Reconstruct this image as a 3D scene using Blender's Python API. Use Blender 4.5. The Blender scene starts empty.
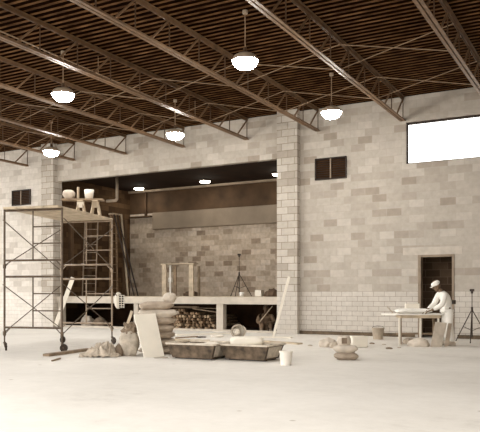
import bpy, bmesh, math, random
from mathutils import Vector, Matrix, noise

random.seed(7)
SC = bpy.context.scene
COL = SC.collection
PI = math.pi

# ------------------------------------------------------------------ camera
FOC, HOR, EYE = 695.0, 294.0, 1.15
YAW = math.atan2(.480, .877)
cd = bpy.data.cameras.new('camera')
cd.sensor_fit = 'HORIZONTAL'
cd.sensor_width = 36.0
cd.lens = FOC / 480 * 36.0
cd.shift_y = (HOR - 216) / 480
cd.clip_end = 300
cam = bpy.data.objects.new('camera', cd)
COL.objects.link(cam)
cam.location = (0, 0, EYE)
cam.rotation_euler = (PI / 2, 0, YAW)
SC.camera = cam

CR = Vector((math.cos(YAW), math.sin(YAW), 0))     # to the right as seen from the camera
CF = Vector((-math.sin(YAW), math.cos(YAW), 0))    # away from the camera


def at(px, py, t):
    """a surveyed point: image bearing px, py and the distance t"""
    return CF * t + CR * ((px - 240) / FOC * t) + Vector((0, 0, EYE + (HOR - py) / FOC * t))


def gnd(px, py, z=0.0):
    return at(px, py, (EYE - z) * FOC / (py - HOR))


# ------------------------------------------------------------------ materials
def new_mat(name):
    m = bpy.data.materials.new(name)
    m.use_nodes = True
    nt = m.node_tree
    for n in list(nt.nodes):
        nt.nodes.remove(n)
    out = nt.nodes.new('ShaderNodeOutputMaterial')
    b = nt.nodes.new('ShaderNodeBsdfPrincipled')
    nt.links.new(b.outputs[0], out.inputs[0])
    return m, nt, b


def N(nt, kind, **kw):
    n = nt.nodes.new(kind)
    for k, v in kw.items():
        if hasattr(n, k):
            setattr(n, k, v)
        else:
            n.inputs[k.replace('_', ' ')].default_value = v
    return n


def rgba(c):
    return (c[0], c[1], c[2], 1)


def plain(name, col, rough=.7, var=.18, scale=6.0, metal=0.0, bump=0.0, bscale=None, spec=.3):
    m, nt, b = new_mat(name)
    tc = N(nt, 'ShaderNodeTexCoord')
    nz = N(nt, 'ShaderNodeTexNoise', Scale=scale, Detail=5.0)
    nt.links.new(tc.outputs['Object'], nz.inputs['Vector'])
    rp = N(nt, 'ShaderNodeValToRGB')
    rp.color_ramp.elements[0].position = .3
    rp.color_ramp.elements[1].position = .7
    rp.color_ramp.elements[0].color = rgba([c * (1 - var) for c in col])
    rp.color_ramp.elements[1].color = rgba([min(.95, c * (1 + var)) for c in col])
    nt.links.new(nz.outputs['Fac'], rp.inputs[0])
    nt.links.new(rp.outputs[0], b.inputs['Base Color'])
    b.inputs['Roughness'].default_value = rough
    b.inputs['Metallic'].default_value = metal
    b.inputs['Specular IOR Level'].default_value = spec
    if bump:
        bp = N(nt, 'ShaderNodeBump', Strength=bump, Distance=.02)
        n2 = N(nt, 'ShaderNodeTexNoise', Scale=bscale or scale * 3, Detail=6.0)
        nt.links.new(tc.outputs['Object'], n2.inputs['Vector'])
        nt.links.new(n2.outputs['Fac'], bp.inputs['Height'])
        nt.links.new(bp.outputs[0], b.inputs['Normal'])
    return m


def brick_layer(nt, vec, w, h, mortar, stops, mcol):
    """per-block tone from a ramp, with mortar joints"""
    br = N(nt, 'ShaderNodeTexBrick', offset=.5, offset_frequency=2, squash=1.0)
    br.inputs['Color1'].default_value = (0, 0, 0, 1)
    br.inputs['Color2'].default_value = (1, 1, 1, 1)
    br.inputs['Mortar'].default_value = (.5, .5, .5, 1)
    br.inputs['Scale'].default_value = 1.0
    br.inputs['Mortar Size'].default_value = mortar
    br.inputs['Mortar Smooth'].default_value = .3
    br.inputs['Bias'].default_value = 0.0
    br.inputs['Brick Width'].default_value = w
    br.inputs['Row Height'].default_value = h
    nt.links.new(vec, br.inputs['Vector'])
    rp = N(nt, 'ShaderNodeValToRGB')
    els = rp.color_ramp.elements
    els[0].position, els[0].color = stops[0][0], rgba(stops[0][1])
    els[1].position, els[1].color = stops[-1][0], rgba(stops[-1][1])
    for p, c in stops[1:-1]:
        e = els.new(p)
        e.color = rgba(c)
    nt.links.new(br.outputs['Color'], rp.inputs[0])
    mx = N(nt, 'ShaderNodeMix', data_type='RGBA')
    nt.links.new(br.outputs['Fac'], mx.inputs[0])
    nt.links.new(rp.outputs[0], mx.inputs[6])
    mx.inputs[7].default_value = rgba(mcol)
    return mx.outputs[2], br.outputs['Fac']


def block_wall(name, stops, mcol, tile=None, tile_m=None, mortar=.007, grime=.12):
    m, nt, b = new_mat(name)
    geo = N(nt, 'ShaderNodeNewGeometry')
    sp = N(nt, 'ShaderNodeSeparateXYZ')
    nt.links.new(geo.outputs['Position'], sp.inputs[0])
    ad = N(nt, 'ShaderNodeMath', operation='ADD')
    nt.links.new(sp.outputs[0], ad.inputs[0])
    nt.links.new(sp.outputs[1], ad.inputs[1])
    ad2 = N(nt, 'ShaderNodeMath', operation='ADD')
    nt.links.new(ad.outputs[0], ad2.inputs[0])
    ad2.inputs[1].default_value = 40.13
    cb = N(nt, 'ShaderNodeCombineXYZ')
    nt.links.new(ad2.outputs[0], cb.inputs[0])
    nt.links.new(sp.outputs[2], cb.inputs[1])
    c1, f1 = brick_layer(nt, cb.outputs[0], .406, .2032, mortar, stops, mcol)
    col, fac = c1, f1
    if tile:
        c2, f2 = brick_layer(nt, cb.outputs[0], .305, .1355, .006, tile, tile_m)
        gt = N(nt, 'ShaderNodeMath', operation='GREATER_THAN')
        nt.links.new(sp.outputs[2], gt.inputs[0])
        gt.inputs[1].default_value = 1.2195
        mx = N(nt, 'ShaderNodeMix', data_type='RGBA')
        nt.links.new(gt.outputs[0], mx.inputs[0])
        nt.links.new(c2, mx.inputs[6])
        nt.links.new(c1, mx.inputs[7])
        col = mx.outputs[2]
        mr = N(nt, 'ShaderNodeMath', operation='MULTIPLY_ADD')
        nt.links.new(gt.outputs[0], mr.inputs[0])
        mr.inputs[1].default_value = .55
        mr.inputs[2].default_value = .35
        nt.links.new(mr.outputs[0], b.inputs['Roughness'])
    else:
        b.inputs['Roughness'].default_value = .9
    nz = N(nt, 'ShaderNodeTexNoise', Scale=.55, Detail=6.0, Roughness=.65)
    nt.links.new(geo.outputs['Position'], nz.inputs['Vector'])
    n3 = N(nt, 'ShaderNodeTexNoise', Scale=9.0, Detail=4.0)
    nt.links.new(geo.outputs['Position'], n3.inputs['Vector'])
    s = N(nt, 'ShaderNodeMath', operation='ADD')
    nt.links.new(nz.outputs['Fac'], s.inputs[0])
    nt.links.new(n3.outputs['Fac'], s.inputs[1])
    mr2 = N(nt, 'ShaderNodeMapRange')
    nt.links.new(s.outputs[0], mr2.inputs[0])
    mr2.inputs[1].default_value = .7
    mr2.inputs[2].default_value = 1.3
    mr2.inputs[3].default_value = 1 - grime
    mr2.inputs[4].default_value = 1 + grime * .6
    ml = N(nt, 'ShaderNodeMix', data_type='RGBA', blend_type='MULTIPLY')
    ml.inputs[0].default_value = 1
    nt.links.new(col, ml.inputs[6])
    nt.links.new(mr2.outputs[0], ml.inputs[7])
    nt.links.new(ml.outputs[2], b.inputs['Base Color'])
    b.inputs['Specular IOR Level'].default_value = .25
    return m


def emis(name, col, strength):
    m, nt, b = new_mat(name)
    b.inputs['Base Color'].default_value = rgba(col)
    b.inputs['Emission Color'].default_value = rgba(col)
    b.inputs['Emission Strength'].default_value = strength
    return m


BLK = [(0.0, (.32, .272, .222)), (.10, (.375, .328, .277)), (.3, (.425, .38, .328)), (.75, (.455, .41, .358)),
       (1.0, (.51, .465, .41))]
BLK_LIT = [(0.0, (.47, .425, .375)), (.3, (.56, .515, .46)), (1.0, (.64, .595, .54))]
M = {}
M['block'] = block_wall('grey_block', BLK, (.425, .38, .328),
                        tile=[(0, (.52, .475, .42)), (.5, (.545, .50, .445)), (1, (.57, .525, .47))],
                        tile_m=(.27, .23, .185))
M['block_lit'] = block_wall('lit_block', BLK_LIT, (.50, .455, .40), tile=[(0, (.60, .555, .50)), (1, (.66, .615, .56))], tile_m=(.48, .43, .375))  # same block made paler: the left wall's brighter light is in the colour
TILE = [(0, (.52, .475, .42)), (.5, (.545, .50, .445)), (1, (.57, .525, .47))]
M['pier'] = block_wall('pier_block', [(0, (.36, .315, .265)), (.3, (.46, .415, .36)), (1, (.54, .495, .44))],
                       (.24, .20, .155), tile=TILE, tile_m=(.33, .285, .235), mortar=.009)
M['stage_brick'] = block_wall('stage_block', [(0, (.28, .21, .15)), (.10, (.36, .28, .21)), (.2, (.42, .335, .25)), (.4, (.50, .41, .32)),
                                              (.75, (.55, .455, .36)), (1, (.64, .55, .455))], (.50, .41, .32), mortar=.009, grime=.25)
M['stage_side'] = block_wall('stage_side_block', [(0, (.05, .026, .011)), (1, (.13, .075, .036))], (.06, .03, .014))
M['dark_brown'] = plain('dark_brown_board', (.095, .056, .03), .8, .45, 1.2)
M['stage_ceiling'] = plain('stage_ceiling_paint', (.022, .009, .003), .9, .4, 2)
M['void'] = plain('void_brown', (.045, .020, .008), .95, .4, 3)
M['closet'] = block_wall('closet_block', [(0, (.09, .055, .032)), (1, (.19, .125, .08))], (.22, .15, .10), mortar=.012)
M['steel'] = plain('joist_paint', (.17, .10, .053), .5, .3, 5, spec=.4)
M['steel_dark'] = plain('web_paint', (.07, .036, .016), .55, .3, 5)
M['steel_mid'] = plain('top_chord_paint', (.13, .074, .037), .55, .3, 5)
M['conduit'] = plain('conduit_zinc', (.30, .21, .135), .4, .2, 8)
M['deck'] = plain('deck_paint', (.045, .017, .005), .85, .6, 1.4, spec=.04)
dn = M['deck'].node_tree
dm = N(dn, 'ShaderNodeMapping')            # tone noise, drawn out along the ribs
dm.inputs['Scale'].default_value = (1.6, 3.0, 3.0)
dtc = [n for n in dn.nodes if n.type == 'TEX_COORD'][0]
dnz = [n for n in dn.nodes if n.type == 'TEX_NOISE'][0]
dn.links.new(dtc.outputs['Object'], dm.inputs['Vector'])
dn.links.new(dm.outputs[0], dnz.inputs['Vector'])
drp = [n for n in dn.nodes if n.type == 'VALTORGB'][0].color_ramp
drp.elements[0].position, drp.elements[1].position = .38, .70
drp.elements[0].color, drp.elements[1].color = (.045, .019, .006, 1), (.17, .088, .038, 1)
M['louver'] = plain('louver_paint', (.022, .012, .006), .6, .25, 8)
M['frame'] = plain('door_frame_paint', (.26, .20, .145), .6, .15, 6)
M['lintel'] = plain('lintel_concrete', (.49, .44, .38), .9, .12, 6)
M['concrete'] = plain('stage_edge_concrete', (.50, .445, .375), .85, .12, 4, bump=.15)
M['stage_top'] = plain('stage_top_board', (.42, .35, .26), .85, .2, 3)
M['base'] = plain('base_dark', (.13, .095, .062), .9, .3, 9)
M['scaf'] = plain('scaffold_steel', (.105, .075, .05), .45, .35, 9, metal=.2)
M['scaf_lt'] = plain('scaffold_pale_steel', (.30, .23, .165), .45, .3, 9, metal=.1)  # paler steel tone for the far frame and the ladder
M['rubber'] = plain('caster_rubber', (.035, .022, .014), .7, .2, 10)
M['plank'] = plain('plank_wood', (.50, .41, .30), .8, .25, 5)
M['plank_dk'] = plain('plank_weathered', (.27, .20, .135), .85, .3, 6)
M['white_board'] = plain('white_board', (.80, .745, .645), .7, .06, 3)
M['white'] = plain('white_powder', (.82, .79, .73), .8, .08, 6)
M['sack'] = plain('sack_paper', (.38, .31, .24), .85, .22, 6, bump=.5)
M['sack_lt'] = plain('sack_pale', (.55, .48, .40), .85, .18, 6, bump=.5)
M['sack_dk'] = plain('sack_dark', (.10, .065, .040), .9, .4, 7, bump=.5)
M['sack_br2'] = plain('sack_grey', (.48, .42, .345), .9, .3, 7, bump=.6)
M['sack_br'] = plain('sack_brown', (.21, .158, .112), .9, .3, 7, bump=.5)
M['tarp'] = plain('tarp_cloth', (.46, .39, .31), .85, .3, 9, bump=.6)
M['tub'] = plain('tub_steel', (.125, .09, .06), .65, .6, 7, metal=.1, bump=.3)
M['tub_rim'] = plain('tub_rim_mortar', (.58, .51, .42), .8, .2, 10)
M['mortar'] = plain('mortar_mix', (.72, .665, .575), .9, .15, 8, bump=.5)
M['bucket'] = plain('bucket_plastic', (.42, .35, .27), .6, .2, 6)
M['bucket_wh'] = plain('bucket_white', (.78, .73, .655), .6, .06, 6)
M['card'] = plain('cardboard', (.47, .405, .33), .85, .2, 6)
M['timber'] = plain('timber_end', (.26, .175, .105), .9, .45, 14)
M['timber_pale'] = plain('timber_end_pale', (.42, .31, .20), .9, .4, 14)
M['timber_deep'] = plain('timber_end_dark', (.10, .06, .032), .9, .4, 14)
M['skin'] = plain('skin', (.19, .125, .08), .6, .1, 10)
M['skin_dk'] = plain('skin_shade', (.12, .075, .045), .6, .1, 10)
M['cloth_white'] = plain('white_cotton', (.83, .80, .74), .9, .05, 8)
M['cloth_dark'] = plain('dark_workwear', (.20, .135, .085), .9, .25, 8)
M['black'] = plain('black_metal', (.04, .026, .018), .5, .2, 8)
M['lamp_cap'] = plain('lamp_cap_metal', (.40, .32, .24), .35, .1, 6, spec=.6)
M['lamp_glow'] = emis('lamp_glow', (1, .955, .88), 150)
M['lamp_core'] = emis('lamp_core', (1, .93, .82), 16)
M['down_glow'] = emis('downlight_glow', (1, .93, .80), 45)
M['grey_panel'] = plain('grey_brown_panel', (.26, .205, .15), .7, .12, 2)
M['rail'] = plain('rail_paint', (.50, .40, .30), .6, .15, 4)
M['pipe'] = plain('pipe_wrap', (.36, .29, .22), .7, .2, 5)

# floor: pale trowelled concrete with dust and stains
m, nt, b = new_mat('floor_concrete')
geo = N(nt, 'ShaderNodeNewGeometry')
n1 = N(nt, 'ShaderNodeTexNoise', Scale=.35, Detail=8.0, Roughness=.6)
n2 = N(nt, 'ShaderNodeTexNoise', Scale=5.0, Detail=6.0, Roughness=.7)
n3 = N(nt, 'ShaderNodeTexVoronoi', Scale=1.3)
for n in (n1, n2, n3):
    nt.links.new(geo.outputs['Position'], n.inputs['Vector'])
s1 = N(nt, 'ShaderNodeMath', operation='MULTIPLY_ADD')
nt.links.new(n2.outputs['Fac'], s1.inputs[0])
s1.inputs[1].default_value = .35
nt.links.new(n1.outputs['Fac'], s1.inputs[2])
rp = N(nt, 'ShaderNodeValToRGB')
e = rp.color_ramp.elements
e[0].position, e[0].color = .42, (.52, .48, .43, 1)
e[1].position, e[1].color = .80, (.76, .725, .67, 1)
k = e.new(.58)
k.color = (.67, .635, .58, 1)
nt.links.new(s1.outputs[0], rp.inputs[0])
sv = N(nt, 'ShaderNodeValToRGB')
sv.color_ramp.elements[0].position, sv.color_ramp.elements[0].color = .02, (.62, .57, .52, 1)
sv.color_ramp.elements[1].position, sv.color_ramp.elements[1].color = .05, (1, 1, 1, 1)
nt.links.new(n3.outputs['Distance'], sv.inputs[0])
ml = N(nt, 'ShaderNodeMix', data_type='RGBA', blend_type='MULTIPLY')
ml.inputs[0].default_value = 1
nt.links.new(rp.outputs[0], ml.inputs[6])
nt.links.new(sv.outputs[0], ml.inputs[7])
nt.links.new(ml.outputs[2], b.inputs['Base Color'])
b.inputs['Roughness'].default_value = .75
b.inputs['Specular IOR Level'].default_value = .25
bp = N(nt, 'ShaderNodeBump', Strength=.25, Distance=.02)
nt.links.new(n2.outputs['Fac'], bp.inputs['Height'])
nt.links.new(bp.outputs[0], b.inputs['Normal'])
M['floor'] = m

M['flute'] = plain('flute_shade', (.010, .0035, .001), .95, .4, 3, spec=.02)  # near-black puts the shade inside the flutes into their colour
# window glass
m, nt, b = new_mat('window_glass')
tr = N(nt, 'ShaderNodeBsdfTransparent')
gl = N(nt, 'ShaderNodeBsdfGlossy', Roughness=.05)
mixs = N(nt, 'ShaderNodeMixShader')
mixs.inputs[0].default_value = .04
nt.links.new(tr.outputs[0], mixs.inputs[1])
nt.links.new(gl.outputs[0], mixs.inputs[2])
nt.links.new(mixs.outputs[0], [n for n in nt.nodes if n.type == 'OUTPUT_MATERIAL'][0].inputs[0])
nt.nodes.remove(b)
M['glass'] = m


# ------------------------------------------------------------------ mesh helpers
class MB:
    def __init__(self):
        self.bm = bmesh.new()

    def box(self, c, s, rot=None):
        mt = Matrix.Translation(Vector(c))
        if rot is not None:
            mt = mt @ rot.to_4x4()
        mt = mt @ Matrix.Diagonal((s[0], s[1], s[2], 1))
        bmesh.ops.create_cube(self.bm, size=1, matrix=mt)
        return self

    def span(self, x0, x1, y0, y1, z0, z1):
        return self.box(((x0 + x1) / 2, (y0 + y1) / 2, (z0 + z1) / 2), (x1 - x0, y1 - y0, z1 - z0))

    def bar(self, p0, p1, w, h, up=(0, 0, 1)):
        """rectangular bar; w across, h along 'up'"""
        p0, p1 = Vector(p0), Vector(p1)
        d = (p1 - p0)
        L = d.length
        d.normalize()
        up = Vector(up)
        if abs(d.dot(up)) > .98:
            up = Vector((1, 0, 0))
        sx = d.cross(up).normalized()
        uz = sx.cross(d).normalized()
        rot = Matrix((sx, d, uz)).transposed()
        return self.box((p0 + p1) / 2, (w, L, h), rot)

    def tube(self, p0, p1, r, seg=8, r2=None):
        p0, p1 = Vector(p0), Vector(p1)
        d = p1 - p0
        q = d.to_track_quat('Z', 'Y').to_matrix().to_4x4()
        mt = Matrix.Translation((p0 + p1) / 2) @ q
        bmesh.ops.create_cone(self.bm, cap_ends=True, segments=seg, radius1=r, radius2=r if r2 is None else r2,
                              depth=d.length, matrix=mt)
        return self

    def path(self, pts, r, seg=8):
        pts = [Vector(p) for p in pts]
        for a, c in zip(pts, pts[1:]):
            self.tube(a, c, r, seg)
        for p in pts[1:-1]:
            self.ball(p, r, 6)
        return self

    def ball(self, c, r, seg=10):
        rr = r if isinstance(r, (tuple, list)) else (r, r, r)
        mt = Matrix.Translation(Vector(c)) @ Matrix.Diagonal((rr[0], rr[1], rr[2], 1))
        bmesh.ops.create_uvsphere(self.bm, u_segments=seg, v_segments=max(4, seg // 2 + 1), radius=1, matrix=mt)
        return self

    def lathe(self, prof, c=(0, 0, 0), seg=24, rot=None):
        c = Vector(c)
        rings = []
        for r, z in prof:
            ring = []
            for i in range(seg):
                a = 2 * PI * i / seg
                v = Vector((r * math.cos(a), r * math.sin(a), z))
                if rot is not None:
                    v = rot @ v
                ring.append(self.bm.verts.new(v + c))
            rings.append(ring)
        for ra, rb in zip(rings, rings[1:]):
            for i in range(seg):
                j = (i + 1) % seg
                try:
                    self.bm.faces.new((ra[i], ra[j], rb[j], rb[i]))
                except ValueError:
                    pass
        return self

    def slab(self, pts, th, nrm=None):
        """thick polygon: pts in order, extruded by th along the normal"""
        pts = [Vector(p) for p in pts]
        n = nrm or (pts[1] - pts[0]).cross(pts[-1] - pts[0]).normalized()
        n = Vector(n)
        a = [self.bm.verts.new(p) for p in pts]
        c = [self.bm.verts.new(p + n * th) for p in pts]
        self.bm.faces.new(a)
        self.bm.faces.new(list(reversed(c)))
        k = len(pts)
        for i in range(k):
            j = (i + 1) % k
            self.bm.faces.new((a[j], a[i], c[i], c[j]))
        return self

    def build(self, name, mat, parent=None, smooth=False, bevel=0.0, origin=None, weld=False):
        bm = self.bm
        if weld:
            bmesh.ops.remove_doubles(bm, verts=bm.verts, dist=1e-4)
        bmesh.ops.recalc_face_normals(bm, faces=bm.faces)
        if origin is not None:
            bmesh.ops.translate(bm, verts=bm.verts, vec=-Vector(origin))
        me = bpy.data.meshes.new(name)
        bm.to_mesh(me)
        bm.free()
        if smooth:
            for p in me.polygons:
                p.use_smooth = True
        me.materials.append(M[mat] if isinstance(mat, str) else mat)
        o = bpy.data.objects.new(name, me)
        COL.objects.link(o)
        if origin is not None:
            o.location = Vector(origin)
        if parent is not None:
            o.parent = parent
            if origin is None:
                o.location = -parent.location if False else (0, 0, 0)
        if bevel:
            bv = o.modifiers.new('bevel', 'BEVEL')
            bv.width = bevel
            bv.segments = 2
            bv.limit_method = 'ANGLE'
        return o


def tag(o, label, cat, group=None, kind=None):
    o['label'] = label
    o['category'] = cat
    if group:
        o['group'] = group
    if kind:
        o['kind'] = kind
    return o


def struct(o, label=None, cat=None):
    o['kind'] = 'structure'
    if label:
        o['label'] = label
    if cat:
        o['category'] = cat
    return o


def thing(name, loc, label, cat, group=None, rz=0.0):
    o = bpy.data.objects.new(name, None)
    o.empty_display_size = .1
    COL.objects.link(o)
    o.location = loc
    o.rotation_euler = (0, 0, rz)
    return tag(o, label, cat, group)


def part(mb, name, mat, root, world=False, **kw):
    """link a mesh under root; world=True when the mesh was laid out in world coordinates"""
    o = mb.build(name, mat, root, **kw)
    if world:
        mw = Matrix.Translation(root.location) @ root.rotation_euler.to_matrix().to_4x4()
        o.data.transform(mw.inverted())
    return o


def copy_tree(o, parent=None):
    c = o.copy()
    COL.objects.link(c)
    if parent is not None:
        c.parent = parent
    for ch in list(o.children):
        copy_tree(ch, c)
    return c


def sack_bm(L, W, H, seed=0, p=3.2, rough=.06, div=7, pinch=.45):
    """a filled paper sack lying flat, resting on z=0"""
    mb = MB()
    bm = mb.bm
    bmesh.ops.create_cube(bm, size=2)
    bmesh.ops.subdivide_edges(bm, edges=bm.edges, cuts=div, use_grid_fill=True)
    off = Vector((seed * 3.17, seed * 1.31, seed * 7.7))
    for v in bm.verts:
        c = v.co
        n = (abs(c.x) ** p + abs(c.y) ** p + abs(c.z) ** p) ** (1 / p)
        q = c / n
        k = max(abs(q.x), abs(q.y))
        z = q.z * (1 - pinch * k ** 5)
        d = noise.noise(q * 1.7 + off) * rough + noise.noise(q * 4.5 + off) * rough * .5
        v.co = Vector((q.x * L / 2 * (1 + d), q.y * W / 2 * (1 + d), z * H / 2 * (1 + 2 * d)))
    lo = min(v.co.z for v in bm.verts)
    for v in bm.verts:
        v.co.z -= lo
        if v.co.z < H * .14:
            v.co.z = 0
    return mb


def sack(name, loc, dims, mat, label, cat, rz=0.0, seed=0, group=None, tilt=None, **kw):
    o = sack_bm(*dims, seed=seed, **kw).build(name, mat, smooth=True)
    o.location = loc
    o.rotation_euler = (tilt[0] if tilt else 0, tilt[1] if tilt else 0, rz)
    return tag(o, label, cat, group)


def lump_bm(rx, ry, rz, seed=0, rough=.25, sub=4, flat=True, freq=1.6):
    mb = MB()
    bm = mb.bm
    bmesh.ops.create_icosphere(bm, subdivisions=sub, radius=1)
    off = Vector((seed * 5.1, seed * 2.3, seed * 1.7))
    for v in bm.verts:
        q = v.co.copy()
        d = noise.noise(q * freq + off) * rough + abs(noise.noise(q * freq * 2.6 + off)) * rough * .7
        q *= (1 + d)
        v.co = Vector((q.x * rx, q.y * ry, q.z * rz))
    if flat:
        for v in bm.verts:
            if v.co.z < -rz * .35:
                v.co.z = -rz * .35
        lo = min(v.co.z for v in bm.verts)
        for v in bm.verts:
            v.co.z -= lo
    return mb


def lump(name, loc, dims, mat, label, cat, seed=0, rz=0.0, group=None, **kw):
    o = lump_bm(*dims, seed=seed, **kw).build(name, mat, smooth=True)
    o.location = loc
    o.rotation_euler = (0, 0, rz)
    return tag(o, label, cat, group)


# ------------------------------------------------------------------ room shell
W = 18.4                      # front face of the block wall
XR, XL = 3.0, -22.5           # how far wall and roof are carried; left end kept short for sky light
ZC = 6.42                     # underside of roof deck
PRX0, PRX1 = -8.74, -8.10     # right pier
PLX0, PLX1 = -17.99, -17.42   # left pier
RY = 4.0                      # roof cut short here, out of view, to let in sky light
PY = W - .2                   # pier faces


def wall_with_holes(name, x0, x1, y0, y1, z0, z1, holes, mat):
    xs = sorted({x0, x1} | {h[0] for h in holes} | {h[1] for h in holes})
    zs = sorted({z0, z1} | {h[2] for h in holes} | {h[3] for h in holes})
    xs = [x for x in xs if x0 <= x <= x1]

    def solid(i, j):
        if i < 0 or j < 0 or i >= len(xs) - 1 or j >= len(zs) - 1:
            return False
        cx, cz = (xs[i] + xs[i + 1]) / 2, (zs[j] + zs[j + 1]) / 2
        return not any(h[0] < cx < h[1] and h[2] < cz < h[3] for h in holes)
    mb = MB()
    f = lambda *p: mb.bm.faces.new([mb.bm.verts.new(q) for q in p])
    for i in range(len(xs) - 1):
        for j in range(len(zs) - 1):
            if not solid(i, j):
                continue
            a, c, d, g = xs[i], xs[i + 1], zs[j], zs[j + 1]
            f((a, y0, d), (c, y0, d), (c, y0, g), (a, y0, g))
            f((a, y1, d), (a, y1, g), (c, y1, g), (c, y1, d))
            if not solid(i - 1, j):
                f((a, y0, d), (a, y0, g), (a, y1, g), (a, y1, d))
            if not solid(i + 1, j):
                f((c, y0, d), (c, y1, d), (c, y1, g), (c, y0, g))
            if not solid(i, j - 1):
                f((a, y0, d), (a, y1, d), (c, y1, d), (c, y0, d))
            if not solid(i, j + 1):
                f((a, y0, g), (c, y0, g), (c, y1, g), (a, y1, g))
    bmesh.ops.remove_doubles(mb.bm, verts=mb.bm.verts, dist=1e-4)
    return mb.build(name, mat)


WIN = (-5.02, -.6, 4.62, 5.73)
DOOR = (-4.70, -3.76, 0.0, 2.18)
struct(wall_with_holes('wall_right', PRX1, XR, W, W + .2, 0, ZC + .1, [WIN, DOOR], 'block'))
struct(wall_with_holes('wall_left', XL, PLX0, W, W + .2, 0, ZC + .1, [], 'block_lit'))
struct(MB().span(PLX1 - .3, PRX0 + .3, W, W + .2, 5.12, ZC + .1).build('wall_header', 'block'))
struct(MB().span(PRX0, PRX1, PY, W + .24, 0, ZC + .1).build('wall_pier_right', 'pier'))
struct(MB().span(PLX0, PLX1, PY, W + .24, 0, ZC + .1).build('wall_pier_left', 'pier'))
struct(MB().span(XR, XR + .2, -14, W + .2, 0, ZC + .1).build('wall_side_unseen', 'block'))  # unseen side wall, carried on behind the camera to block sky light
struct(MB().span(-70, 40, -50, 60, -.3, 0).build('floor', 'floor'))

# dark strip along the foot of the right wall
struct(MB().span(PRX1, DOOR[0] - .08, W - .03, W + .0, 0, .10).build('baseboard_right', 'base'))
struct(MB().span(DOOR[1] + .08, XR, W - .03, W + .0, 0, .10).build('baseboard_far', 'base'))

# stage house behind the opening
SB = 23.3
struct(MB().span(-18.2, -7.9, SB, SB + .2, .0, 4.46).build('wall_stage_back', 'stage_brick'))
struct(MB().span(-18.2, -7.9, SB, SB + .2, 4.46, 6.6).build('wall_stage_upper', 'dark_brown'))
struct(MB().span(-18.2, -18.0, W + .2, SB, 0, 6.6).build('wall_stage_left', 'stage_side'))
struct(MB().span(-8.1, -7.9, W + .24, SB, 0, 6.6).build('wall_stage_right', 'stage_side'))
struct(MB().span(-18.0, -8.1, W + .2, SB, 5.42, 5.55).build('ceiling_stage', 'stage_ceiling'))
struct(MB().span(-18.0, -8.1, SB - .12, SB, 5.34, 5.42).build('trim_1', 'rail'))
# stage platform
struct(MB().span(PLX1, PRX0, W - .04, W + .12, .84, 1.06).span(PLX1, -8.1, W + .12, SB, .9, 1.06).build('floor_stage', 'concrete'))
struct(MB().span(-18.0, -8.1, W + .13, SB, 1.06, 1.075).build('floor_stage_boards', 'stage_top'))
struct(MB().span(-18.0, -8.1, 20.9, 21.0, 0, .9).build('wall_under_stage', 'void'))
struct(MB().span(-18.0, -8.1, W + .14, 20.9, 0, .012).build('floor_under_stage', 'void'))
struct(MB().span(PLX1, PRX0, W - .02, W + .14, 0, .06).build('trim_2', 'concrete'))
for i, (xa, xb) in enumerate([(-10.90, -10.66), (-17.40, -17.2), (-14.06, -13.90)]):
    struct(MB().span(xa, xb, W + .0, W + .2, 0, .86).build('trim_%d' % (3 + i), 'concrete'))

# roof deck: trapezoidal ribs that run along the wall
mb = MB()
prof = []
y = RY
while y < W - .02:
    prof += [(y, ZC), (y + .075, ZC), (y + .092, ZC + .11), (y + .160, ZC + .11)]
    y += .18
prof.append((W, ZC))
va = [mb.bm.verts.new((XL, p[0], p[1])) for p in prof]
vb = [mb.bm.verts.new((XR + .2, p[0], p[1])) for p in prof]
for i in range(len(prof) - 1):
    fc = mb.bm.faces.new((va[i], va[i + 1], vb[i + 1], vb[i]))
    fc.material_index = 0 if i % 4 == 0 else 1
mb.span(XL, XR + .2, RY, W + .2, ZC + .12, ZC + .25)
mb.span(-18.2, -7.9, W + .2, SB + .2, ZC + .19, ZC + .25)
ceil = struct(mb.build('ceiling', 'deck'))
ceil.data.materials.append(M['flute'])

# window
fr = MB()
t = .05
fr.span(WIN[0], WIN[1], W + .07, W + .15, WIN[3] - t, WIN[3]).span(WIN[0], WIN[1], W + .07, W + .15, WIN[2], WIN[2] + .03)
fr.span(WIN[0], WIN[0] + .03, W + .07, W + .15, WIN[2] + .03, WIN[3] - t).span(WIN[1] - .04, WIN[1], W + .07, W + .15, WIN[2] + .03, WIN[3] - t)
win = struct(fr.build('window_1', 'louver'))
pane = MB().span(WIN[0] + .03, WIN[1] - .04, W + .105, W + .112, WIN[2] + .03, WIN[3] - t).build('pane', 'glass', win)

# doorway with a dark room behind it
dfm = MB()
dfm.span(DOOR[0], DOOR[0] + .08, W - .02, W + .2, 0, 2.18).span(DOOR[1] - .06, DOOR[1], W - .02, W + .2, 0, 2.18)
dfm.span(DOOR[0] + .08, DOOR[1] - .06, W - .02, W + .2, 2.12, 2.18)
door = struct(dfm.build('door_1', 'frame', bevel=.006))
struct(MB().span(-5.1, -3.56, W - .006, W + .01, 2.185, 2.385).build('trim_9', 'lintel'))
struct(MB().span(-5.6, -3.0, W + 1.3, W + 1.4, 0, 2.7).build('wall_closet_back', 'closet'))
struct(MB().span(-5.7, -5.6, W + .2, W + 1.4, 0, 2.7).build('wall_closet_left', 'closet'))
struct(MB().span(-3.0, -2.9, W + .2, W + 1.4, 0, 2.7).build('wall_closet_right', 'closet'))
struct(MB().span(-5.7, -2.9, W + .2, W + 1.4, 2.7, 2.8).build('ceiling_closet', 'closet'))


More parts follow.
